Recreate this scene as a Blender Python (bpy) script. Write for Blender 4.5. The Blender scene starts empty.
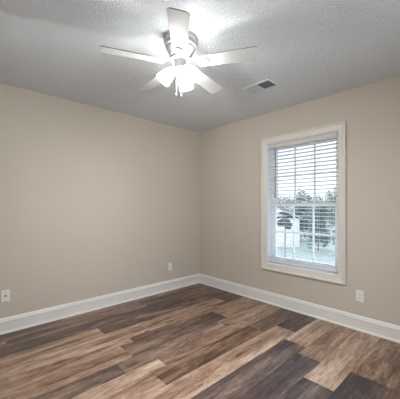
import bpy, bmesh, math, random
from mathutils import Vector, Matrix, noise

C = bpy.context.scene
COL = C.collection
PI = math.pi

# ------------------------------------------------------------------ camera
# room: corner of the two seen walls at the origin, left wall is y = 0, window wall is x = 0
RX, RY, RH = 3.56, 3.56, 2.44
F_PX, YAW, CX, CY, CZ, HOR = 274.6, 0.8205, 3.0432, 3.2767, 1.2434, 206.1
cam_d = bpy.data.cameras.new('camera')
cam = bpy.data.objects.new('camera', cam_d)
COL.objects.link(cam)
cam_d.sensor_fit = 'HORIZONTAL'
cam_d.sensor_width = 36.0
cam_d.lens = F_PX / 400.0 * 36.0
cam_d.shift_y = (HOR - 199.5) / 400.0
cam_d.clip_start = 0.02
fw = Vector((-math.cos(YAW), -math.sin(YAW), 0))
cam.location = (CX, CY, CZ)
cam.rotation_euler = fw.to_track_quat('-Z', 'Y').to_euler()
C.camera = cam

# ------------------------------------------------------------------ world: bright overcast sky
w = bpy.data.worlds.new('overcast_sky')
C.world = w
w.use_nodes = True
wt = w.node_tree
bg = wt.nodes['Background']
tc = wt.nodes.new('ShaderNodeTexCoord')
sep = wt.nodes.new('ShaderNodeSeparateXYZ')
wr = wt.nodes.new('ShaderNodeValToRGB')
wt.links.new(tc.outputs['Generated'], sep.inputs[0])
wt.links.new(sep.outputs['Z'], wr.inputs[0])
wr.color_ramp.elements[0].position = 0.0
wr.color_ramp.elements[0].color = (0.93, 0.97, 1.0, 1)
wr.color_ramp.elements[1].position = 0.8
wr.color_ramp.elements[1].color = (0.80, 0.90, 1.0, 1)
wt.links.new(wr.outputs[0], bg.inputs['Color'])
zr = wt.nodes.new('ShaderNodeMapRange')      # an overcast sky is brightest overhead
zr.interpolation_type = 'SMOOTHSTEP'
zr.inputs['From Min'].default_value = 0.25
zr.inputs['From Max'].default_value = 0.9
zr.inputs['To Min'].default_value = 1.35
zr.inputs['To Max'].default_value = 5.0
wt.links.new(sep.outputs['Z'], zr.inputs['Value'])
wt.links.new(zr.outputs['Result'], bg.inputs['Strength'])

# ------------------------------------------------------------------ fill lights added outside two unseen, added windows behind the camera
def area(name, loc, direction, sx, sy, power, color):
    d = bpy.data.lights.new(name, 'AREA')
    d.shape = 'RECTANGLE'
    d.size, d.size_y, d.energy, d.color = sx, sy, power, color
    d.spread = math.radians(130)
    o = bpy.data.objects.new(name, d)
    o.location = loc
    o.rotation_euler = Vector(direction).to_track_quat('-Z', 'Y').to_euler()
    COL.objects.link(o)
    return o
area('added_fill_back', (1.75, RY + 0.22, 1.32), (0, -1, -0.22), 1.9, 1.55, 12.5, (0.84, 0.93, 1.0))
area('added_fill_side', (RX + 0.22, 1.35, 1.32), (-1, 0, -0.22), 1.3, 1.55, 3, (0.84, 0.93, 1.0))
LAMP = 2050.0          # glow of the three fan lamps

vs = C.view_settings
vs.view_transform = 'Standard'
vs.look = 'None'
vs.gamma = 1.0
vs.use_curve_mapping = False
vs.exposure = 0.14

C.cycles.max_bounces = 10
C.cycles.diffuse_bounces = 6
C.cycles.transparent_max_bounces = 16
C.cycles.sample_clamp_indirect = 6
C.cycles.use_denoising = True

# ------------------------------------------------------------------ helpers
def lin(c):
    return tuple((v / 255 / 12.92) if v / 255 <= 0.04045 else ((v / 255 + 0.055) / 1.055) ** 2.4 for v in c) + (1.0,)

def mat(name, rgb, rough=0.6, spec=0.35, metal=0.0, var=0.0, scale=8.0, bump=0.0, bscale=60.0, coat=0.0):
    m = bpy.data.materials.new(name)
    m.use_nodes = True
    t = m.node_tree
    b = t.nodes['Principled BSDF']
    b.inputs['Roughness'].default_value = rough
    b.inputs['Specular IOR Level'].default_value = spec
    b.inputs['Metallic'].default_value = metal
    b.inputs['Coat Weight'].default_value = coat
    co = t.nodes.new('ShaderNodeTexCoord')
    n = t.nodes.new('ShaderNodeTexNoise')
    n.inputs['Scale'].default_value = scale
    n.inputs['Detail'].default_value = 3
    t.links.new(co.outputs['Object'], n.inputs['Vector'])
    r = t.nodes.new('ShaderNodeValToRGB')
    c = lin(rgb)
    r.color_ramp.elements[0].position = 0.3
    r.color_ramp.elements[1].position = 0.7
    r.color_ramp.elements[0].color = tuple(v * (1 - var) for v in c[:3]) + (1,)
    r.color_ramp.elements[1].color = tuple(min(1, v * (1 + var)) for v in c[:3]) + (1,)
    t.links.new(n.outputs['Fac'], r.inputs[0])
    t.links.new(r.outputs[0], b.inputs['Base Color'])
    if bump > 0:
        n2 = t.nodes.new('ShaderNodeTexNoise')
        n2.inputs['Scale'].default_value = bscale
        n2.inputs['Detail'].default_value = 2
        t.links.new(co.outputs['Object'], n2.inputs['Vector'])
        bp = t.nodes.new('ShaderNodeBump')
        bp.inputs['Strength'].default_value = 1.0
        bp.inputs['Distance'].default_value = bump
        t.links.new(n2.outputs['Fac'], bp.inputs['Height'])
        t.links.new(bp.outputs[0], b.inputs['Normal'])
    return m

def link_mesh(name, bm, m, parent=None, smooth=False, loc=None, rot=None):
    bmesh.ops.recalc_face_normals(bm, faces=bm.faces)
    me = bpy.data.meshes.new(name)
    bm.to_mesh(me)
    bm.free()
    o = bpy.data.objects.new(name, me)
    if m is not None:
        me.materials.append(m)
    COL.objects.link(o)
    if smooth:
        for p in me.polygons:
            p.use_smooth = True
    if parent is not None:
        o.parent = parent
    if loc is not None:
        o.location = loc
    if rot is not None:
        o.rotation_euler = rot
    return o

def sharp(o, deg=35):
    me = o.data
    for p in me.polygons:
        p.use_smooth = True
    me.set_sharp_from_angle(angle=math.radians(deg))
    return o

def box(bm, lo, hi, bev=0.0, seg=2):
    x0, y0, z0 = lo
    x1, y1, z1 = hi
    v = [bm.verts.new(p) for p in ((x0, y0, z0), (x1, y0, z0), (x1, y1, z0), (x0, y1, z0),
                                   (x0, y0, z1), (x1, y0, z1), (x1, y1, z1), (x0, y1, z1))]
    fs = [bm.faces.new([v[i] for i in q]) for q in ((0, 3, 2, 1), (4, 5, 6, 7), (0, 1, 5, 4), (1, 2, 6, 5), (2, 3, 7, 6), (3, 0, 4, 7))]
    if bev > 0:
        es = list({e for f in fs for e in f.edges})
        bmesh.ops.bevel(bm, geom=es, offset=bev, segments=seg, affect='EDGES', profile=0.6)
    return v

def lathe(bm, prof, n=40, M=None, cap0=True, cap1=True):
    rings = []
    for r, z in prof:
        ring = []
        for k in range(n):
            a = 2 * PI * k / n
            p = Vector((r * math.cos(a), r * math.sin(a), z))
            ring.append(bm.verts.new(M @ p if M else p))
        rings.append(ring)
    for a, b in zip(rings, rings[1:]):
        for k in range(n):
            bm.faces.new((a[k], a[(k + 1) % n], b[(k + 1) % n], b[k]))
    if cap0:
        bm.faces.new(rings[0][::-1])
    if cap1:
        bm.faces.new(rings[-1])
    return rings

def tube(bm, pts, r, n=8):
    pts = [Vector(p) for p in pts]
    rings = []
    for i, p in enumerate(pts):
        t = (pts[min(i + 1, len(pts) - 1)] - pts[max(i - 1, 0)]).normalized()
        u = t.orthogonal().normalized() if i == 0 else (u - t * u.dot(t)).normalized()
        v = t.cross(u)
        rr = r[i] if isinstance(r, (list, tuple)) else r
        rings.append([bm.verts.new(p + (u * math.cos(2 * PI * k / n) + v * math.sin(2 * PI * k / n)) * rr) for k in range(n)])
    for a, b in zip(rings, rings[1:]):
        for k in range(n):
            bm.faces.new((a[k], a[(k + 1) % n], b[(k + 1) % n], b[k]))
    bm.faces.new(rings[0][::-1])
    bm.faces.new(rings[-1])

def prism(bm, outline, z0, z1, M=None):
    a = [bm.verts.new((M @ Vector((x, y, z0))) if M else (x, y, z0)) for x, y in outline]
    b = [bm.verts.new((M @ Vector((x, y, z1))) if M else (x, y, z1)) for x, y in outline]
    n = len(a)
    bm.faces.new(a[::-1])
    bm.faces.new(b)
    for k in range(n):
        bm.faces.new((a[k], a[(k + 1) % n], b[(k + 1) % n], b[k]))

def empty(name, loc, parent=None):
    o = bpy.data.objects.new(name, None)
    o.empty_display_size = 0.1
    o.location = loc
    COL.objects.link(o)
    if parent:
        o.parent = parent
    return o

def tag(o, label, cat, group=None):
    o['label'] = label
    o['category'] = cat
    if group:
        o['group'] = group
    return o

def struct(o):
    o['kind'] = 'structure'
    return o

# ------------------------------------------------------------------ materials
M_wall = mat('tan_wall_paint', (194, 183, 169), 0.75, 0.2, var=0.012, scale=2.0, bump=0.0006, bscale=90)
M_trim = mat('white_trim_paint', (222, 217, 211), 0.42, 0.4, var=0.01)
M_casing = mat('warm_white_casing_paint', (212, 205, 196), 0.42, 0.4, var=0.01)
M_wood_white = mat('white_sash_vinyl', (232, 234, 236), 0.45, 0.4, var=0.01)
M_slat = mat('white_blind_slat', (230, 232, 235), 0.5, 0.35, var=0.01)
M_valance = mat('shaded_white_valance', (200, 192, 185), 0.5, 0.35, var=0.01)  # white like the slats; its shade is put into the duller colour
M_plate = mat('white_plastic_plate', (228, 222, 214), 0.35, 0.45)
M_slot = mat('dark_socket_slot', (58, 52, 48), 0.6, 0.3)
M_fan = mat('white_fan_enamel', (176, 175, 173), 0.38, 0.45, var=0.01)
M_blade = mat('white_fan_blade', (188, 186, 182), 0.45, 0.35, var=0.015)
M_edge = mat('grey_blade_edge', (120, 112, 104), 0.6, 0.3)
M_brass = mat('worn_brass_screw', (150, 112, 62), 0.35, 0.5, metal=0.6)
M_chain = mat('chain_metal', (190, 178, 160), 0.35, 0.5, metal=0.7)
M_wand = mat('grey_wand_plastic', (96, 102, 108), 0.35, 0.5)
M_ventwhite = mat('white_vent_enamel', (214, 216, 218), 0.5, 0.35)
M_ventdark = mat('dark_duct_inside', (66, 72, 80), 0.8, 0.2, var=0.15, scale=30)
M_door = mat('white_door_paint', (224, 220, 214), 0.45, 0.4)
M_metal = mat('satin_metal', (170, 168, 164), 0.35, 0.5, metal=0.9)

def ceiling_material():
    m = bpy.data.materials.new('textured_ceiling_paint')
    m.use_nodes = True
    t = m.node_tree
    b = t.nodes['Principled BSDF']
    b.inputs['Base Color'].default_value = lin((244, 246, 247))
    b.inputs['Roughness'].default_value = 0.9
    b.inputs['Specular IOR Level'].default_value = 0.1
    co = t.nodes.new('ShaderNodeTexCoord')
    n = t.nodes.new('ShaderNodeTexNoise')
    n.inputs['Scale'].default_value = 80
    n.inputs['Detail'].default_value = 3.0
    n.inputs['Roughness'].default_value = 0.6
    r = t.nodes.new('ShaderNodeValToRGB')
    r.color_ramp.elements[0].position = 0.40
    r.color_ramp.elements[1].position = 0.62
    bp = t.nodes.new('ShaderNodeBump')
    bp.inputs['Strength'].default_value = 1.0
    bp.inputs['Distance'].default_value = 0.0100
    t.links.new(co.outputs['Object'], n.inputs['Vector'])
    t.links.new(n.outputs['Fac'], r.inputs[0])
    t.links.new(r.outputs[0], bp.inputs['Height'])
    t.links.new(bp.outputs[0], b.inputs['Normal'])
    return m
M_ceil = ceiling_material()

def floor_material():
    m = bpy.data.materials.new('weathered_plank_floor')
    m.use_nodes = True
    t = m.node_tree
    L = t.links.new
    N = t.nodes.new
    b = t.nodes['Principled BSDF']
    at = N('ShaderNodeAttribute')
    at.attribute_name = 'plank'
    sp = N('ShaderNodeSeparateColor')
    L(at.outputs['Color'], sp.inputs[0])
    co = N('ShaderNodeTexCoord')
    off = N('ShaderNodeCombineXYZ')
    mu = N('ShaderNodeMath'); mu.operation = 'MULTIPLY'; mu.inputs[1].default_value = 37.0
    L(sp.outputs[2], mu.inputs[0])
    L(mu.outputs[0], off.inputs[0])
    L(mu.outputs[0], off.inputs[2])
    ad = N('ShaderNodeVectorMath'); ad.operation = 'ADD'
    L(co.outputs['Object'], ad.inputs[0])
    L(off.outputs[0], ad.inputs[1])
    def nz(sx, sy, detail, rough, dist):
        mp = N('ShaderNodeMapping')
        mp.inputs['Scale'].default_value = (sx, sy, 1)
        L(ad.outputs[0], mp.inputs['Vector'])
        n = N('ShaderNodeTexNoise')
        n.inputs['Scale'].default_value = 1.0
        n.inputs['Detail'].default_value = detail
        n.inputs['Roughness'].default_value = rough
        n.inputs['Distortion'].default_value = dist
        L(mp.outputs[0], n.inputs['Vector'])
        return n.outputs['Fac']
    broad = nz(1.3, 10.0, 4, 0.6, 0.4)
    fine = nz(9.0, 120.0, 6, 0.75, 0.3)
    mid = nz(3.4, 30.0, 8, 0.72, 0.9)
    blot = nz(9.0, 20.0, 5, 0.7, 1.6)
    def madd(src, k, base):
        a = N('ShaderNodeMath'); a.operation = 'SUBTRACT'; a.inputs[1].default_value = 0.5
        L(src, a.inputs[0])
        c = N('ShaderNodeMath'); c.operation = 'MULTIPLY_ADD'; c.inputs[1].default_value = k
        L(a.outputs[0], c.inputs[0])
        L(base, c.inputs[2])
        return c.outputs[0]
    v = madd(broad, 1.3, sp.outputs[0])
    v = madd(mid, 1.15, v)
    v = madd(fine, 0.75, v)
    v = madd(blot, 0.55, v)
    # knots: rare dark spots stretched along the grain
    mp = N('ShaderNodeMapping')
    mp.inputs['Scale'].default_value = (2.2, 6.5, 1)
    L(ad.outputs[0], mp.inputs['Vector'])
    vo = N('ShaderNodeTexVoronoi')
    vo.inputs['Scale'].default_value = 1.0
    L(mp.outputs[0], vo.inputs['Vector'])
    kr = N('ShaderNodeValToRGB')
    kr.color_ramp.elements[0].position = 0.04
    kr.color_ramp.elements[0].color = (0, 0, 0, 1)
    kr.color_ramp.elements[1].position = 0.2
    kr.color_ramp.elements[1].color = (1, 1, 1, 1)
    L(vo.outputs['Distance'], kr.inputs[0])
    ks = N('ShaderNodeMath'); ks.operation = 'MULTIPLY_ADD'; ks.inputs[1].default_value = 0.3
    L(kr.outputs[0], ks.inputs[0])
    ksub = N('ShaderNodeMath'); ksub.operation = 'SUBTRACT'; ksub.inputs[1].default_value = 0.3
    L(v, ksub.inputs[0])
    L(ksub.outputs[0], ks.inputs[2])
    v = ks.outputs[0]
    def ramp(stops):
        r = N('ShaderNodeValToRGB')
        e = r.color_ramp.elements
        e[0].position, e[0].color = stops[0][0], lin(stops[0][1])
        e[1].position, e[1].color = stops[-1][0], lin(stops[-1][1])
        for p, c in stops[1:-1]:
            x = e.new(p)
            x.color = lin(c)
        L(v, r.inputs[0])
        return r.outputs[0]
    warm = ramp([(0.0, (52, 38, 33)), (0.3, (100, 74, 59)), (0.6, (156, 124, 103)), (1.0, (206, 181, 161))])
    cool = ramp([(0.0, (58, 52, 54)), (0.3, (92, 82, 81)), (0.6, (136, 120, 112)), (1.0, (190, 174, 162))])
    mx = N('ShaderNodeMix'); mx.data_type = 'RGBA'
    L(sp.outputs[1], mx.inputs['Factor'])
    L(warm, mx.inputs['A'])
    L(cool, mx.inputs['B'])
    L(mx.outputs['Result'], b.inputs['Base Color'])
    b.inputs['Roughness'].default_value = 0.36
    b.inputs['Specular IOR Level'].default_value = 0.45
    bp = N('ShaderNodeBump')
    bp.inputs['Strength'].default_value = 0.5
    bp.inputs['Distance'].default_value = 0.0008
    L(fine, bp.inputs['Height'])
    L(bp.outputs[0], b.inputs['Normal'])
    return m
M_floor = floor_material()

def glass_material():
    m = bpy.data.materials.new('window_glass')
    m.use_nodes = True
    t = m.node_tree
    t.nodes.clear()
    out = t.nodes.new('ShaderNodeOutputMaterial')
    mix = t.nodes.new('ShaderNodeMixShader')
    tr = t.nodes.new('ShaderNodeBsdfTransparent')
    tr.inputs[0].default_value = (0.93, 0.96, 0.97, 1)
    gl = t.nodes.new('ShaderNodeBsdfGlossy')
    gl.inputs['Roughness'].default_value = 0.02
    fr = t.nodes.new('ShaderNodeFresnel')
    fr.inputs[0].default_value = 1.45
    t.links.new(fr.outputs[0], mix.inputs[0])
    t.links.new(tr.outputs[0], mix.inputs[1])
    t.links.new(gl.outputs[0], mix.inputs[2])
    t.links.new(mix.outputs[0], out.inputs[0])
    return m
M_glass = glass_material()

def glow_material(name, strength, color):
    m = bpy.data.materials.new(name)
    m.use_nodes = True
    b = m.node_tree.nodes['Principled BSDF']
    b.inputs['Base Color'].default_value = lin((240, 238, 232))
    b.inputs['Roughness'].default_value = 0.35
    b.inputs['Emission Color'].default_value = color
    b.inputs['Emission Strength'].default_value = strength
    return m
def frosted_shade():
    m = bpy.data.materials.new('frosted_lit_glass')
    m.use_nodes = True
    t = m.node_tree
    b = t.nodes['Principled BSDF']
    out = t.nodes['Material Output']
    b.inputs['Base Color'].default_value = lin((242, 240, 236))
    b.inputs['Roughness'].default_value = 0.4
    b.inputs['Emission Color'].default_value = (1.0, 0.97, 0.93, 1)
    b.inputs['Emission Strength'].default_value = 0.5
    tl = t.nodes.new('ShaderNodeBsdfTranslucent')
    tl.inputs[0].default_value = lin((242, 240, 236))
    tr = t.nodes.new('ShaderNodeBsdfTransparent')
    m1 = t.nodes.new('ShaderNodeMixShader')
    m2 = t.nodes.new('ShaderNodeMixShader')
    m1.inputs[0].default_value = 0.2
    m2.inputs[0].default_value = 0.34
    t.links.new(b.outputs[0], m1.inputs[1])
    t.links.new(tl.outputs[0], m1.inputs[2])
    t.links.new(m1.outputs[0], m2.inputs[1])
    t.links.new(tr.outputs[0], m2.inputs[2])
    t.links.new(m2.outputs[0], out.inputs[0])
    return m
M_shade = frosted_shade()
M_bulb = glow_material('lit_bulb', LAMP, (0.96, 0.98, 1.0, 1))

# ------------------------------------------------------------------ floor planks (one surface, each plank its own board)
random.seed(7)
rows = [
    (0.000, 0.130, [(0, .9, .30, .1), (.9, 2.1, .36, .3), (2.1, 3.56, .26, .5)]),
    (0.130, 0.335, [(0, 1.2, .20, .1), (1.2, 2.63, .34, .3), (2.63, 3.56, .52, .2)]),
    (0.335, 0.510, [(0, .75, .26, .1), (.75, 1.95, .10, .7), (1.95, 3.56, .12, 1.)]),
    (0.510, 0.694, [(0, .70, .12, .0), (.70, 1.90, .24, .4), (1.90, 3.1, .66, .1), (3.1, 3.56, .4, .3)]),
    (0.694, 0.863, [(0, .35, .20, .0), (.35, 1.55, .58, .1), (1.55, 2.75, .56, .0), (2.75, 3.56, .3, 0)]),
    (0.863, 0.935, [(0, .54, .18, .2), (.54, 1.53, .60, .0), (1.53, 2.7, .70, .0), (2.7, 3.56, .5, .1)]),
    (0.935, 1.013, [(0, .60, .58, .0), (.60, 1.77, .28, .3), (1.77, 2.9, .62, .0), (2.9, 3.56, .3, .1)]),
    (1.013, 1.242, [(0, .73, .52, .0), (.73, 1.90, .18, .5), (1.90, 3.1, .60, .0), (3.1, 3.56, .4, 0)]),
    (1.242, 1.408, [(0, .90, .62, .0), (.90, 2.05, .50, .6), (2.05, 3.2, .32, .6), (3.2, 3.56, .5, 0)]),
    (1.408, 1.526, [(0, .50, .50, .1), (.50, 1.77, .52, .0), (1.77, 2.95, .76, .1), (2.95, 3.56, .5, 0)]),
    (1.526, 1.724, [(0, .72, .26, .5), (.72, 1.91, .26, .0), (1.91, 3.1, .62, .0), (3.1, 3.56, .4, 0)]),
    (1.724, 1.936, [(0, .51, .06, .8), (.51, 1.72, .68, .0), (1.72, 2.9, .72, .1), (2.9, 3.56, .5, 0)]),
    (1.936, 2.142, [(0, .71, .72, .1), (.71, 1.93, .18, 1.), (1.93, 3.1, .28, .8), (3.1, 3.56, .4, 0)]),
    (2.142, 2.330, [(0, .85, .48, .2), (.85, 2.05, .12, 1.), (2.05, 3.56, .3, .5)]),
    (2.330, 2.540, [(0, 1.13, .68, .1), (1.13, 2.3, .10, 1.), (2.3, 3.56, .4, .2)]),
    (2.540, 2.780, [(0, .81, .42, .1), (.81, 2.0, .00, .9), (2.0, 3.56, .4, .2)]),
    (2.780, 3.000, [(0, 1.25, .24, .0), (1.25, 2.4, .5, .1), (2.4, 3.56, .3, .3)]),
    (3.000, 3.200, [(0, .6, .6, .1), (.6, 1.8, .4, .1), (1.8, 3.56, .2, .6)]),
    (3.200, 3.400, [(0, 1.0, .3, .4), (1.0, 2.2, .7, .1), (2.2, 3.56, .5, .2)]),
    (3.400, 3.560, [(0, .7, .5, .1), (.7, 1.9, .2, .6), (1.9, 3.56, .6, .1)]),
]
bm = bmesh.new()
pl = bm.loops.layers.float_color.new('plank')
for y0, y1, ps in rows:
    for x0, x1, tone, cool in ps:
        seed = random.random()
        g = 0.0009
        vs_ = []
        for d, z in ((0, -0.0015), (g, 0.0)):
            vs_.append([bm.verts.new(p) for p in ((x0 + d, y0 + d, z), (x1 - d, y0 + d, z), (x1 - d, y1 - d, z), (x0 + d, y1 - d, z))])
        lo, hi = vs_
        fs = [bm.faces.new(hi)]
        for k in range(4):
            fs.append(bm.faces.new((lo[k], lo[(k + 1) % 4], hi[(k + 1) % 4], hi[k])))
        for f in fs:
            for lp in f.loops:
                lp[pl] = (0.45 + (tone - 0.45) * 0.8, cool * 0.55, seed, 1)
fl = struct(link_mesh('floor', bm, M_floor))
bm = bmesh.new()
box(bm, (-0.14, -0.14, -0.12), (RX + 0.14, RY + 0.14, -0.0016))
struct(link_mesh('floor_slab', bm, M_slot))

# ------------------------------------------------------------------ walls and ceiling
WY0, WY1, WZ0, WZ1 = 1.285, 2.150, 0.513, 2.037       # opening of the window in the right wall
T = 0.14
def wall_with_hole(name, axis, at0, at1, u0, u1, hole):
    bm = bmesh.new()
    def bx(ua, ub, za, zb):
        if axis == 'x':
            box(bm, (at0, ua, za), (at1, ub, zb))
        else:
            box(bm, (ua, at0, za), (ub, at1, zb))
    if hole is None:
        bx(u0, u1, 0, RH)
    else:
        h0, h1, z0, z1 = hole
        bx(u0, h0, 0, RH)
        bx(h1, u1, 0, RH)
        if z0 > 0:
            bx(h0, h1, 0, z0)
        bx(h0, h1, z1, RH)
    return struct(link_mesh(name, bm, M_wall))
wall_with_hole('wall_left', 'y', -T, 0, -T, RX + T, None)
wall_with_hole('wall_right', 'x', -T, 0, 0, RY, (WY0, WY1, WZ0, WZ1))
wall_with_hole('wall_back', 'y', RY, RY + T, -T, RX + T, (0.75, 2.75, 0.50, 2.12))
wall_with_hole('wall_near', 'x', RX, RX + T, 0, RY, (0.65, 2.05, 0.50, 2.12))
bm = bmesh.new()
box(bm, (-T, -T, RH), (RX + T, RY + T, RH + 0.12))
struct(link_mesh('ceiling', bm, M_ceil))

# ------------------------------------------------------------------ baseboards
def base_profile():
    # (distance from the wall, height)
    return [(0, 0), (0.026, 0), (0.0265, 0.006), (0.023, 0.015), (0.0165, 0.021), (0.0160, 0.022), (0.0160, 0.110), (0.0225, 0.1125),
            (0.0225, 0.116), (0.0150, 0.1255), (0.0120, 0.1265), (0.0120, 0.1300), (0.0160, 0.1315), (0.0160, 0.1345), (0.0070, 0.147), (0.004, 0.149), (0, 0.149)]
def baseboard(name, p0, p1, inward, m0=1, m1=1):
    """run from p0 to p1 along a wall; 'inward' points into the room; mitred at ends flagged 1"""
    bm = bmesh.new()
    p0, p1, n = Vector(p0), Vector(p1), Vector(inward)
    d = (p1 - p0).normalized()
    rings = []
    for p, s in ((p0, m0), (p1, -m1)):
        rings.append([bm.verts.new(p + n * a + d * (a * s) + Vector((0, 0, z))) for a, z in base_profile()])
    a, b = rings
    for k in range(len(a) - 1):
        bm.faces.new((a[k], a[k + 1], b[k + 1], b[k]))
    bm.faces.new(a[::-1])
    bm.faces.new(b)
    return struct(link_mesh(name, bm, M_trim))
baseboard('baseboard_left', (0, 0, 0), (RX, 0, 0), (0, 1, 0))
baseboard('baseboard_right', (0, RY, 0), (0, 0, 0), (1, 0, 0))
baseboard('baseboard_back', (RX, RY, 0), (0, RY, 0), (0, -1, 0))
baseboard('baseboard_near', (RX, 0, 0), (RX, RY, 0), (-1, 0, 0))

# ------------------------------------------------------------------ picture-frame casing swept round an opening
def casing(name, parent, y0, y1, z0, z1, width, m):
    # profile: (offset outward from the opening edge, depth into the room)
    prof = [(0, 0.0), (0, 0.011), (0.006, 0.014), (0.012, 0.0145), (0.018, 0.0125), (0.024, 0.0150), (width * 0.62, 0.0190),
            (width * 0.72, 0.0195), (width * 0.76, 0.0255), (width * 0.80, 0.0310), (width - 0.004, 0.0320), (width, 0.0290), (width, 0.0)]
    bm = bmesh.new()
    loops = []
    for o, d in prof:
        loops.append([bm.verts.new((d, yy, zz)) for yy, zz in ((y0 - o, z0 - o), (y1 + o, z0 - o), (y1 + o, z1 + o), (y0 - o, z1 + o))])
    for a, b in zip(loops, loops[1:]):
        for k in range(4):
            bm.faces.new((a[k], a[(k + 1) % 4], b[(k + 1) % 4], b[k]))
    return link_mesh(name, bm, m, parent)

def frame_ring(bm, x0, x1, y0, y1, z0, z1, wl, wr, wb, wt_, bev=0.002):
    box(bm, (x0, y0, z0), (x1, y0 + wl, z1), bev)
    box(bm, (x0, y1 - wr, z0), (x1, y1, z1), bev)
    box(bm, (x0, y0 + wl, z0), (x1, y1 - wr, z0 + wb), bev)
    box(bm, (x0, y0 + wl, z1 - wt_), (x1, y1 - wr, z1), bev)

def sash(parent, xf, xb, y0, y1, z0, z1, st, rb, rt):
    bm = bmesh.new()
    frame_ring(bm, xb, xf, y0, y1, z0, z1, st, st, rb, rt, 0.003)
    s = link_mesh('sash', bm, M_wood_white, parent)
    gy0, gy1, gz0, gz1 = y0 + st, y1 - st, z0 + rb, z1 - rt
    xm = (xf + xb) / 2
    bm = bmesh.new()
    mw = 0.0095
    for k in (1, 2):
        yy = gy0 + (gy1 - gy0) * k / 3
        box(bm, (xm - 0.010, yy - mw, gz0 - .002), (xm + 0.010, yy + mw, gz1 + .002), 0.002)
    zz = (gz0 + gz1) / 2
    box(bm, (xm - 0.0095, gy0 - .002, zz - mw), (xm + 0.0095, gy1 + .002, zz + mw), 0.002)
    link_mesh('muntin', bm, M_wood_white, s)
    bm = bmesh.new()
    v = [bm.verts.new(p) for p in ((xm - .012, gy0 - .004, gz0 - .004), (xm - .012, gy1 + .004, gz0 - .004), (xm - .012, gy1 + .004, gz1 + .004), (xm - .012, gy0 - .004, gz1 + .004))]
    bm.faces.new(v)
    link_mesh('pane', bm, M_glass, s)
    return s

win = struct(empty('window_1', (0, 0, 0)))
casing('casing', win, WY0, WY1, WZ0, WZ1, 0.081, M_casing)
bm = bmesh.new()
frame_ring(bm, -0.14, 0.0005, WY0 - 0.002, WY1 + 0.002, WZ0 - 0.002, WZ1 + 0.002, 0.006, 0.006, 0.006, 0.006, 0.0)
link_mesh('jamb', bm, M_wood_white, win)
bm = bmesh.new()
frame_ring(bm, -0.155, -0.082, WY0 + 0.004, WY1 - 0.004, WZ0 + 0.004, WZ1 - 0.004, 0.024, 0.024, 0.026, 0.024, 0.002)
link_mesh('window_frame', bm, M_wood_white, win)
ZM = 1.262
sash(win, -0.088, -0.118, WY0 + .026, WY1 - .026, WZ0 + .028, ZM + .022, 0.040, 0.055, 0.040)
sash(win, -0.119, -0.149, WY0 + .026, WY1 - .026, ZM - .022, WZ1 - .026, 0.040, 0.040, 0.045)
bm = bmesh.new()
yc = (WY0 + WY1) / 2
box(bm, (-0.090, yc - 0.028, ZM + .0215), (-0.112, yc + 0.028, ZM + .034), 0.003)
link_mesh('sash_lock', bm, M_wood_white, win)

# unseen windows added behind the camera to let the fill light in
def plain_window(name, axis, at, u0, u1, z0, z1, inward):
    r = struct(empty(name, (0, 0, 0)))
    bm = bmesh.new()
    def bx(a0, a1, b0, b1, d0, d1):
        lo, hi = sorted((at + d0 * inward, at + d1 * inward))
        if axis == 'y':
            box(bm, (a0, lo, b0), (a1, hi, b1), 0.002)
        else:
            box(bm, (lo, a0, b0), (hi, a1, b1), 0.002)
    cw = 0.083
    bx(u0 - cw, u0, z0 - cw, z1 + cw, 0, 0.02)
    bx(u1, u1 + cw, z0 - cw, z1 + cw, 0, 0.02)
    bx(u0, u1, z1, z1 + cw, 0, 0.02)
    bx(u0, u1, z0 - cw, z0, 0, 0.02)
    link_mesh('casing', bm, M_trim, r)
    bm = bmesh.new()
    fwid = 0.045
    bx(u0, u0 + fwid, z0, z1, -0.10, -0.06)
    bx(u1 - fwid, u1, z0, z1, -0.10, -0.06)
    bx(u0 + fwid, u1 - fwid, z1 - fwid, z1, -0.10, -0.06)
    bx(u0 + fwid, u1 - fwid, z0, z0 + fwid, -0.10, -0.06)
    um = (u0 + u1) / 2
    bx(um - .022, um + .022, z0 + fwid, z1 - fwid, -0.10, -0.06)
    link_mesh('window_frame', bm, M_wood_white, r)
    bm = bmesh.new()
    dd = at - 0.08 * inward
    q = [(u0 + .04, z0 + .04), (u1 - .04, z0 + .04), (u1 - .04, z1 - .04), (u0 + .04, z1 - .04)]
    bm.faces.new([bm.verts.new((a, dd, b) if axis == 'y' else (dd, a, b)) for a, b in q])
    link_mesh('pane', bm, M_glass, r)
plain_window('added_window_2', 'y', RY, 0.75, 2.75, 0.50, 2.12, -1)
plain_window('added_window_3', 'x', RX, 0.65, 2.05, 0.50, 2.12, -1)

# ------------------------------------------------------------------ blind in the window
BX = -0.036                    # mid-depth of the slats
BY0, BY1 = WY0 + 0.008, WY1 - 0.012
blind = tag(empty('window_blind', (0, yc, WZ1 - 0.006)), 'white horizontal slatted blind with tilted-open slats hanging inside the window casing', 'blind')
Bo = Vector((0, yc, WZ1 - 0.006))
def bpart(name, bm, m, parent=None, smooth=False):
    for v in bm.verts:
        v.co -= Bo
    return link_mesh(name, bm, m, parent or blind, smooth)
bm = bmesh.new()
pr = [(0, 0), (0.008, 0), (0.010, 0.004), (0.010, 0.044), (0.0125, 0.047), (0.0125, 0.052), (0.009, 0.056), (0, 0.056)]
vz = 1.974
a = [bm.verts.new((-0.013 + p, BY0 - .004, vz + z)) for p, z in pr]
b = [bm.verts.new((-0.013 + p, BY1 + .002, vz + z)) for p, z in pr]
for k in range(len(pr)):
    bm.faces.new((a[k], a[(k + 1) % len(pr)], b[(k + 1) % len(pr)], b[k]))
bm.faces.new(a)
bm.faces.new(b)
bpart('valance', bm, M_valance)
bm = bmesh.new()
box(bm, (BX - 0.026, BY0, 1.985), (BX + 0.020, BY1, 2.030), 0.002)
bpart('headrail', bm, M_slat)

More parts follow.
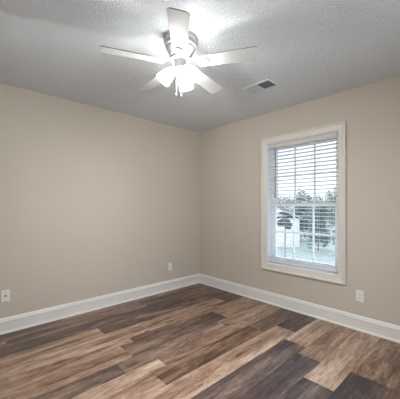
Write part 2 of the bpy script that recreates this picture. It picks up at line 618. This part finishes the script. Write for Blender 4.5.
def slat(bm, z, tilt=0.0, sag=0.0022):
    n, hw, th = 6, 0.025, 0.0034
    top, bot = [], []
    for k in range(n + 1):
        u = -1 + 2 * k / n
        x = BX + u * hw * math.cos(tilt)
        zz = z + u * hw * math.sin(tilt) + sag * (1 - u * u)
        top.append((x, zz + th / 2))
        bot.append((x, zz - th / 2))
    loop = top + bot[::-1]
    A = [bm.verts.new((x, BY0, q)) for x, q in loop]
    B = [bm.verts.new((x, BY1, q)) for x, q in loop]
    m = len(loop)
    for k in range(m):
        bm.faces.new((A[k], A[(k + 1) % m], B[(k + 1) % m], B[k]))
    bm.faces.new(A)
    bm.faces.new(B)
bm = bmesh.new()
PITCH = 0.0437
z = 1.958
while z > 0.600:
    slat(bm, z, math.radians(6.0))
    z -= PITCH
zlast = z + PITCH
# spare slats stacked on the bottom rail
ZR = WZ0 + 0.032
zs = ZR + 0.018
for k in range(5):
    slat(bm, zs, 0.0)
    zs += 0.0052
sharp(bpart('slats', bm, M_slat), 40)
bm = bmesh.new()
box(bm, (BX - 0.026, BY0, ZR - 0.004), (BX + 0.026, BY1, ZR + 0.014), 0.004)
bpart('bottom_rail', bm, M_slat)
for yy in (1.486, 1.925, 2.045):
    bm = bmesh.new()
    for xx in (BX - 0.0275, BX + 0.0275):
        tube(bm, [(xx, yy, 1.99), (xx, yy, ZR + 0.01)], 0.0012, 6)
    zz = 1.958
    while zz > 0.6:
        tube(bm, [(BX - 0.0275, yy, zz - .003), (BX + 0.0275, yy, zz - .003)], 0.0007, 5)
        zz -= PITCH
    bpart('ladder_cord', bm, M_slat)
bm = bmesh.new()
tube(bm, [(-0.002, 1.396, 1.985), (-0.002, 1.396, 1.94), (-0.001, 1.3955, 1.36), (-0.001, 1.3955, 1.345)], [0.003, 0.0055, 0.0055, 0.007], 8)
bpart('tilt_wand', bm, M_wand, smooth=True)

# ------------------------------------------------------------------ wall plates
def plate(parent, m=M_plate, wdt=0.071, hgt=0.115):
    bm = bmesh.new()
    box(bm, (-wdt / 2, 0, -hgt / 2), (wdt / 2, 0.006, hgt / 2), 0.0028, 3)
    return link_mesh('cover_plate', bm, m, parent)
def screw(parent, zz):
    bm = bmesh.new()
    lathe(bm, [(0.0034, 0), (0.0034, 0.0008), (0.002, 0.0014)], 14, Matrix.Translation((0, 0.0058, zz)) @ Matrix.Rotation(-PI / 2, 4, 'X'))
    link_mesh('screw', bm, M_metal, parent)
def slotbox(parent, x, zz, sx, sz, name='slot'):
    bm = bmesh.new()
    box(bm, (x - sx / 2, 0.0085, zz - sz / 2), (x + sx / 2, 0.0099, zz + sz / 2))
    return link_mesh(name, bm, M_slot, parent)
def duplex(loc, rz, label):
    r = tag(empty('wall_outlet', loc), label, 'outlet', 'wall plates above the baseboard')
    r.rotation_euler.z = rz
    plate(r)
    for s in (-1, 1):
        bm = bmesh.new()
        out = []
        for k in range(28):
            a_ = 2 * PI * k / 28
            out.append((0.0172 * math.cos(a_), max(-0.0135, min(0.0135, 0.0172 * math.sin(a_)))))
        prism(bm, out, 0.005, 0.009, Matrix.Translation((0, 0, s * 0.0195)) @ Matrix(((1, 0, 0, 0), (0, 0, 1, 0), (0, 1, 0, 0), (0, 0, 0, 1))))
        rc = link_mesh('receptacle', bm, M_plate, r)
        slotbox(rc, -0.0064, s * 0.0195 + 0.003, 0.0030, 0.0095)
        slotbox(rc, 0.0064, s * 0.0195 + 0.003, 0.0030, 0.0080)
        bm = bmesh.new()
        lathe(bm, [(0.0028, 0), (0.0028, 0.0012)], 12, Matrix.Translation((0, 0.0086, s * 0.0195 - 0.0075)) @ Matrix.Rotation(-PI / 2, 4, 'X'))
        link_mesh('ground_hole', bm, M_slot, rc)
    screw(r, 0)
    return r
duplex((0, 2.358, 0.345), -PI / 2, 'white duplex outlet on the right wall, below and right of the window')

r = tag(empty('wall_outlet', (0.597, 0, 0.347)), 'white outlet with a flat rectangular face on the left wall near the room corner', 'outlet', 'wall plates above the baseboard')
plate(r)
bm = bmesh.new()
box(bm, (-0.0168, 0.005, -0.0335), (0.0168, 0.0088, 0.0335), 0.0015)
rc = link_mesh('receptacle', bm, M_plate, r)
for s in (-1, 1):
    slotbox(rc, -0.0062, s * 0.019 + .002, 0.0022, 0.007)
    slotbox(rc, 0.0062, s * 0.019 + .002, 0.0022, 0.006)
screw(r, 0.048)
screw(r, -0.048)

r = tag(empty('cable_plate', (2.601, 0, 0.363)), 'white cable wall plate with a single dark jack, low on the left wall', 'outlet', 'wall plates above the baseboard')
plate(r)
bm = bmesh.new()
box(bm, (-0.0085, 0.005, -0.0085), (0.0085, 0.0085, 0.0085), 0.001)
j = link_mesh('jack', bm, M_slot, r)
bm = bmesh.new()
lathe(bm, [(0.0042, 0), (0.0042, 0.006), (0.0015, 0.006), (0.0015, 0.009)], 16, Matrix.Translation((0, 0.0083, 0)) @ Matrix.Rotation(-PI / 2, 4, 'X'))
link_mesh('connector', bm, M_metal, j)
screw(r, 0.042)
screw(r, -0.042)

# ------------------------------------------------------------------ ceiling register
vent = tag(empty('ceiling_vent', (0.722, 1.688, RH)), 'white rectangular ceiling vent with louvres and one dark open half, near the window', 'vent')
VX, VY = 0.102, 0.155
bm = bmesh.new()
loops = []
for ox, oy, zz in ((0, 0, 0), (0, 0, -0.003), (-.004, -.004, -0.006), (-.026, -.026, -0.008), (-.030, -.030, -0.006), (-.030, -.030, 0.0)):
    loops.append([bm.verts.new((sx * (VX + ox), sy * (VY + oy), zz)) for sx, sy in ((-1, -1), (1, -1), (1, 1), (-1, 1))])
for a, b in zip(loops, loops[1:]):
    for k in range(4):
        bm.faces.new((a[k], a[(k + 1) % 4], b[(k + 1) % 4], b[k]))
link_mesh('vent_frame', bm, M_ventwhite, vent)
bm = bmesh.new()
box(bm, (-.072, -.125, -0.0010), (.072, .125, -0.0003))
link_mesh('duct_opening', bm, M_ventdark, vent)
def louvres(y0, y1, n, ang, name):
    bm = bmesh.new()
    for k in range(n):
        yy = y0 + (y1 - y0) * (k + 0.5) / n
        hw = 0.0075
        dy, dz = hw * math.cos(ang), hw * math.sin(ang)
        q = []
        for t_ in (-0.0005, 0.0005):
            q += [(yy - dy, -0.0085 - dz + t_), (yy + dy, -0.0085 + dz + t_)]
        A = [bm.verts.new((-.070, a_, b_)) for a_, b_ in (q[0], q[1], q[3], q[2])]
        B = [bm.verts.new((.070, a_, b_)) for a_, b_ in (q[0], q[1], q[3], q[2])]
        for i in range(4):
            bm.faces.new((A[i], A[(i + 1) % 4], B[(i + 1) % 4], B[i]))
        bm.faces.new(A)
        bm.faces.new(B)
    return link_mesh(name, bm, M_ventwhite, vent)
louvres(-.123, -.004, 9, math.radians(72), 'louvre_bank')
louvres(.004, .123, 7, math.radians(-30), 'louvre_bank')

# ------------------------------------------------------------------ ceiling fan
FX, FY = 1.800, 1.738
fan = tag(empty('ceiling_fan', (FX, FY, RH)), 'white five-blade flush-mount ceiling fan with three lit glass shades', 'ceiling fan')
bm = bmesh.new()
lathe(bm, [(0.112, 0.0), (0.119, -0.002), (0.121, -0.010), (0.121, -0.024), (0.117, -0.030), (0.112, -0.034), (0.111, -0.046), (0.114, -0.052), (0.114, -0.058),
           (0.108, -0.064), (0.103, -0.068), (0.102, -0.078), (0.098, -0.086), (0.090, -0.098), (0.083, -0.112), (0.079, -0.124), (0.076, -0.130), (0.060, -0.132)], 56)
sharp(link_mesh('motor_housing', bm, M_fan, fan), 30)
bm = bmesh.new()
lathe(bm, [(0.050, -0.131), (0.070, -0.133), (0.074, -0.137), (0.074, -0.150), (0.068, -0.154), (0.045, -0.155)], 48)
sharp(link_mesh('flywheel', bm, M_fan, fan), 30)
bm = bmesh.new()
lathe(bm, [(0.038, -0.152), (0.041, -0.156), (0.042, -0.160), (0.042, -0.204), (0.046, -0.208), (0.046, -0.226), (0.042, -0.234), (0.030, -0.242), (0.016, -0.250), (0.010, -0.258), (0.010, -0.264), (0.004, -0.269)], 40)
sharp(link_mesh('switch_housing', bm, M_fan, fan), 30)

PITCHA = math.radians(12)
ZB = -0.177
def blade_outline():
    # u along the blade, v across; rounded root, gently widening, squared tip with rounded corners
    pts = []
    r0, r1, w0, w1 = 0.128, 0.548, 0.050, 0.0625
    top = []
    for k in range(9):
        a_ = PI / 2 * k / 8
        top.append((r0 + 0.034 * (1 - math.sin(a_ + 0)) if False else r0 + 0.034 * (1 - math.cos(PI / 2 - a_) if False else 1 - math.sin(a_)), w0 * (1 - (1 - math.sin(a_)) ** 1.6) if k else 0.016))
    cr = 0.024
    for k in range(7):
        a_ = PI / 2 * k / 6
        top.append((r1 - cr + cr * math.sin(a_), w1 - cr + cr * math.cos(a_)))
    return top + [(u, -v) for u, v in top[::-1]]
ol = blade_outline()
def rot_pitch():
    # looking outward along the blade the right-hand edge is the high one
    return Matrix.Rotation(PITCHA, 4, 'X')
for k in range(5):
    az = math.radians(337.8 + 72 * k)
    R = Matrix.Rotation(az, 4, 'Z')
    # outward +u; v is to the left of outward: right-hand edge (v < 0) raised
    P = R @ Matrix.Translation((0, 0, ZB)) @ Matrix.Rotation(-PITCHA, 4, 'X')
    bm = bmesh.new()
    prism(bm, ol, -0.003, 0.003)
    es = [e for e in bm.edges if abs(e.verts[0].co.z - e.verts[1].co.z) < 1e-6]
    bmesh.ops.bevel(bm, geom=es, offset=0.0012, segments=1, affect='EDGES')
    bm.transform(P)
    bd = link_mesh('blade', bm, M_blade, fan)
    bd.data.materials.append(M_edge)
    for p in bd.data.polygons:
        if abs((P.to_3x3().transposed() @ p.normal).z) < 0.2:
            p.material_index = 1
    # blade iron: arm from the flywheel, oval medallion under the root
    bm = bmesh.new()
    ns = 8
    cs = []
    for i in range(ns + 1):
        f = i / ns
        u = 0.062 + f * 0.075
        zz = -0.146 + (ZB - 0.006 + 0.146) * (f * f * (3 - 2 * f))
        hw = 0.020 - 0.009 * math.sin(PI * f)
        cs.append([bm.verts.new(R @ Vector((u, s * hw, zz + t_))) for s, t_ in ((-1, -.003), (1, -.003), (1, .003), (-1, .003))])
    for a, b in zip(cs, cs[1:]):
        for i in range(4):
            bm.faces.new((a[i], a[(i + 1) % 4], b[(i + 1) % 4], b[i]))
    bm.faces.new(cs[0])
    bm.faces.new(cs[-1])
    # medallion: stepped oval with a raised rim
    med = [(1.0, -0.003), (1.0, -0.0075), (0.93, -0.0100), (0.82, -0.0100), (0.76, -0.0070), (0.62, -0.0068), (0.45, -0.0085), (0.2, -0.0095)]
    S = P @ Matrix.Translation((0.166, 0, 0)) @ Matrix.Diagonal((0.047, 0.036, 1, 1))
    lathe(bm, med, 32, S)
    iron = sharp(link_mesh('blade_iron', bm, M_fan, fan), 40)
    for sv in (-1, 1):
        bm = bmesh.new()
        lathe(bm, [(0.0055, 0.001), (0.0055, -0.003), (0.003, -0.0045)], 12, R @ Matrix.Translation((0.066, sv * 0.011, -0.150)))
        link_mesh('screw', bm, M_brass, iron)

# light kit: three arms, sockets, tulip shades and bulbs
for k in range(3):
    az = math.radians(-30 + 120 * k)
    R = Matrix.Rotation(az, 4, 'Z')
    base = Vector((0.050, 0, -0.216))
    mouth = Vector((0.126, 0, -0.304))
    d = (mouth - base).normalized()
    ln = (mouth - base).length
    bm = bmesh.new()
    tube(bm, [R @ Vector((0.030, 0, -0.208)), R @ Vector((0.044, 0, -0.210)), R @ (base + d * 0.004)], 0.009, 12)
    Q = R @ Matrix.Translation(base) @ d.to_track_quat('Z', 'Y').to_matrix().to_4x4()
    lathe(bm, [(0.010, -0.004), (0.020, 0.0), (0.0215, 0.010), (0.0215, 0.022), (0.019, 0.024)], 24, Q)
    sharp(link_mesh('lamp_socket', bm, M_fan, fan), 35)
    bm = bmesh.new()
    outer = [(0.021, 0.012), (0.027, 0.020), (0.034, 0.034), (0.041, 0.054), (0.046, 0.078), (0.0495, 0.100), (0.0535, ln - 0.004), (0.0545, ln)]
    inner = [(r_ - 0.003, z_) for r_, z_ in outer[::-1]]
    lathe(bm, outer + inner, 36, Q, False, False)
    sh = link_mesh('lamp_shade', bm, M_shade, fan, True)
    bm = bmesh.new()
    lathe(bm, [(0.009, 0.020), (0.009, 0.062), (0.011, 0.066), (0.017, 0.074), (0.020, 0.084), (0.019, 0.094), (0.013, 0.102), (0.005, 0.105)], 14, Q)
    link_mesh('bulb', bm, M_bulb, sh, True)

for (dx, dy, z0, z1) in ((0.020, -0.022, -0.236, -0.378), (0.012, 0.024, -0.236, -0.395)):
    bm = bmesh.new()
    nb = 26
    tube(bm, [(dx * 0.8, dy * 0.8, z0), (dx, dy, z0 - 0.02), (dx, dy, z1)], 0.0010, 6)
    for i in range(nb):
        bmesh.ops.create_icosphere(bm, subdivisions=1, radius=0.0017, matrix=Matrix.Translation((dx, dy, z0 - 0.02 + (z1 - z0 + 0.02) * i / nb)))
    ch = link_mesh('pull_chain', bm, M_chain, fan)
    bm = bmesh.new()
    lathe(bm, [(0.0018, 0), (0.004, -0.003), (0.0062, -0.010), (0.0068, -0.020), (0.0058, -0.026), (0.002, -0.028)], 16, Matrix.Translation((dx, dy, z1)))
    link_mesh('chain_fob', bm, M_fan, ch, True)

# ------------------------------------------------------------------ outside the window
GZ = -1.2
M_lawn = mat('pale_winter_lawn', (132, 140, 140), 0.9, 0.1, var=0.12, scale=1.5)
M_drive = mat('pale_concrete', (186, 188, 190), 0.85, 0.15, var=0.06, scale=1.0)
M_bark = mat('grey_bark', (140, 138, 136), 0.9, 0.1, var=0.2, scale=12)
M_leaf = [mat('hazy_green_leaves', (146, 162, 158), 0.75, 0.15, var=0.3, scale=5),  # outdoor haze is put into these lightened leaf colours
          mat('pale_green_leaves', (152, 176, 162), 0.75, 0.15, var=0.3, scale=5),
          mat('dark_green_leaves', (124, 140, 142), 0.75, 0.15, var=0.3, scale=5)]
M_siding = mat('white_siding', (226, 228, 230), 0.7, 0.2, var=0.02)
M_roof = mat('pale_grey_roof', (172, 176, 180), 0.85, 0.15, var=0.06)
def at(px, depth, z):
    rt = Vector((-math.sin(YAW), math.cos(YAW), 0))
    p = Vector((CX, CY, 0)) + fw * depth + rt * ((px - 200) / F_PX * depth)
    return Vector((p.x, p.y, z))
bm = bmesh.new()
box(bm, (-70, -60, GZ - 0.3), (-0.5, 60, GZ))
struct(link_mesh('lawn', bm, M_lawn))
bm = bmesh.new()
box(bm, (-7.5, -12, GZ + 0.002), (-1.2, 8, GZ + 0.03), 0.01)
struct(link_mesh('driveway', bm, M_drive))

def tree(name, px, depth, y_top, y_bot, wpx, leaf, seed, label, n=1500, lobes=14, group='trees outside the window'):
    rnd = random.Random(seed)
    g = at(px, depth, GZ)
    k = depth / F_PX
    zt = CZ + (HOR - y_top) * k
    zb = max(GZ + 0.15, CZ + (HOR - y_bot) * k)
    rw = wpx * k / 2
    root = tag(empty(name, g), label, 'tree', group)
    bm = bmesh.new()
    hz = (zt - zb) / 2
    cz = (zt + zb) / 2 - GZ
    tube(bm, [(0, 0, -0.02), (0.02, 0.01, (zb - GZ) * 0.6 + .05), (0, 0.02, cz), (0.03, 0, cz + hz * 0.5)], [0.05, 0.04, 0.03, 0.015], 9)
    for i in range(5):
        a_ = rnd.random() * 2 * PI
        tube(bm, [(0.01, 0.01, cz - hz * .5), (math.cos(a_) * rw * .35, math.sin(a_) * rw * .35, cz), (math.cos(a_) * rw * .65, math.sin(a_) * rw * .65, cz + hz * .35)], [0.035, 0.022, 0.01], 6)
    link_mesh('trunk', bm, M_bark, root)
    bm = bmesh.new()
    cent = []
    for i in range(lobes):
        a_ = 2 * PI * i / lobes + rnd.random()
        f = rnd.uniform(0.2, 0.66)
        cent.append((Vector((math.cos(a_) * rw * f, math.sin(a_) * rw * f, cz + rnd.uniform(-.72, .5) * hz)), rnd.uniform(.30, .46)))
    cent.append((Vector((0, 0, cz + hz * .45)), .5))
    cent.append((Vector((0, 0, cz)), .6))
    for i in range(n):
        c, s = rnd.choice(cent)
        v = Vector((rnd.gauss(0, 1), rnd.gauss(0, 1), rnd.gauss(0, 1))).normalized() * (rnd.random() ** 0.4)
        p = c + Vector((v.x * rw * s, v.y * rw * s, v.z * hz * s))
        if p.z + GZ > zt or p.z < 0.05:
            continue
        u = Vector((rnd.gauss(0, 1), rnd.gauss(0, 1), rnd.gauss(0, 1))).normalized()
        wv = u.orthogonal().normalized()
        sz = rnd.uniform(.05, .11)
        bm.faces.new([bm.verts.new(p + q) for q in (u * sz, wv * sz * .45, -u * sz, -wv * sz * .45)])
    me = bpy.data.meshes.new('crown')
    bm.to_mesh(me)
    bm.free()
    me.materials.append(M_leaf[leaf])
    o = bpy.data.objects.new('crown', me)
    COL.objects.link(o)
    o.parent = root
    return root
tree('round_tree', 285, 13.0, 214, 230, 15, 2, 3, 'small round-crowned tree outside, in front of the white garage', 1100, 6)
tree('leafy_tree', 301, 19.0, 187, 241, 27, 2, 4, 'dark green bushy tree outside, directly right of the white garage', 4200)
tree('leafy_tree', 318, 15.0, 193, 252, 25, 0, 5, 'hazy green bushy tree outside, seen between two muntins at mid window', 4200)
tree('leafy_tree', 337, 20.5, 184, 240, 28, 1, 6, 'pale green tall tree outside, at the right edge of the window', 4200)
tree('leafy_tree', 343, 13.5, 205, 255, 22, 0, 8, 'low hazy green tree outside, mostly behind the right window casing', 2000)
tree('leafy_tree', 283, 29.0, 193, 218, 34, 0, 9, 'distant grey-green tree outside, rising behind the white garage', 2400, 12)
tree('leafy_tree', 250, 29.0, 196, 218, 24, 2, 10, 'distant dark tree outside, behind the left end of the white garage', 1200, 12)

# white garage across the drive
ga = tag(empty('garage', at(277, 17.5, GZ)), 'low white garage with pale grey roof outside, seen low at the left of the window', 'building')
ga.rotation_euler.z = YAW + PI          # local -x faces the room
hw_, dp_, hh_ = 1.0, 2.4, 1.72
bm = bmesh.new()
box(bm, (-dp_ / 2 - 0.0, -hw_, 0), (dp_ / 2, hw_, hh_), 0.01)
link_mesh('wall', bm, M_siding, ga)
bm = bmesh.new()
for s in (-1, 1):
    q = [(s * (hw_ + .12), hh_ - .03), (0, hh_ + .42), (0, hh_ + .36 + .13), (s * (hw_ + .12), hh_ + .05)]
    A = [bm.verts.new((-dp_ / 2 - .12, a_, b_)) for a_, b_ in q]
    B = [bm.verts.new((dp_ / 2 + .12, a_, b_)) for a_, b_ in q]
    for i in range(4):
        bm.faces.new((A[i], A[(i + 1) % 4], B[(i + 1) % 4], B[i]))
    bm.faces.new(A)
    bm.faces.new(B)
link_mesh('roof', bm, M_roof, ga)
bm = bmesh.new()
box(bm, (-dp_ / 2 - 0.03, -0.75, 0.0), (-dp_ / 2 + 0.01, 0.75, 1.35), 0.008)
link_mesh('door', bm, M_door, ga)
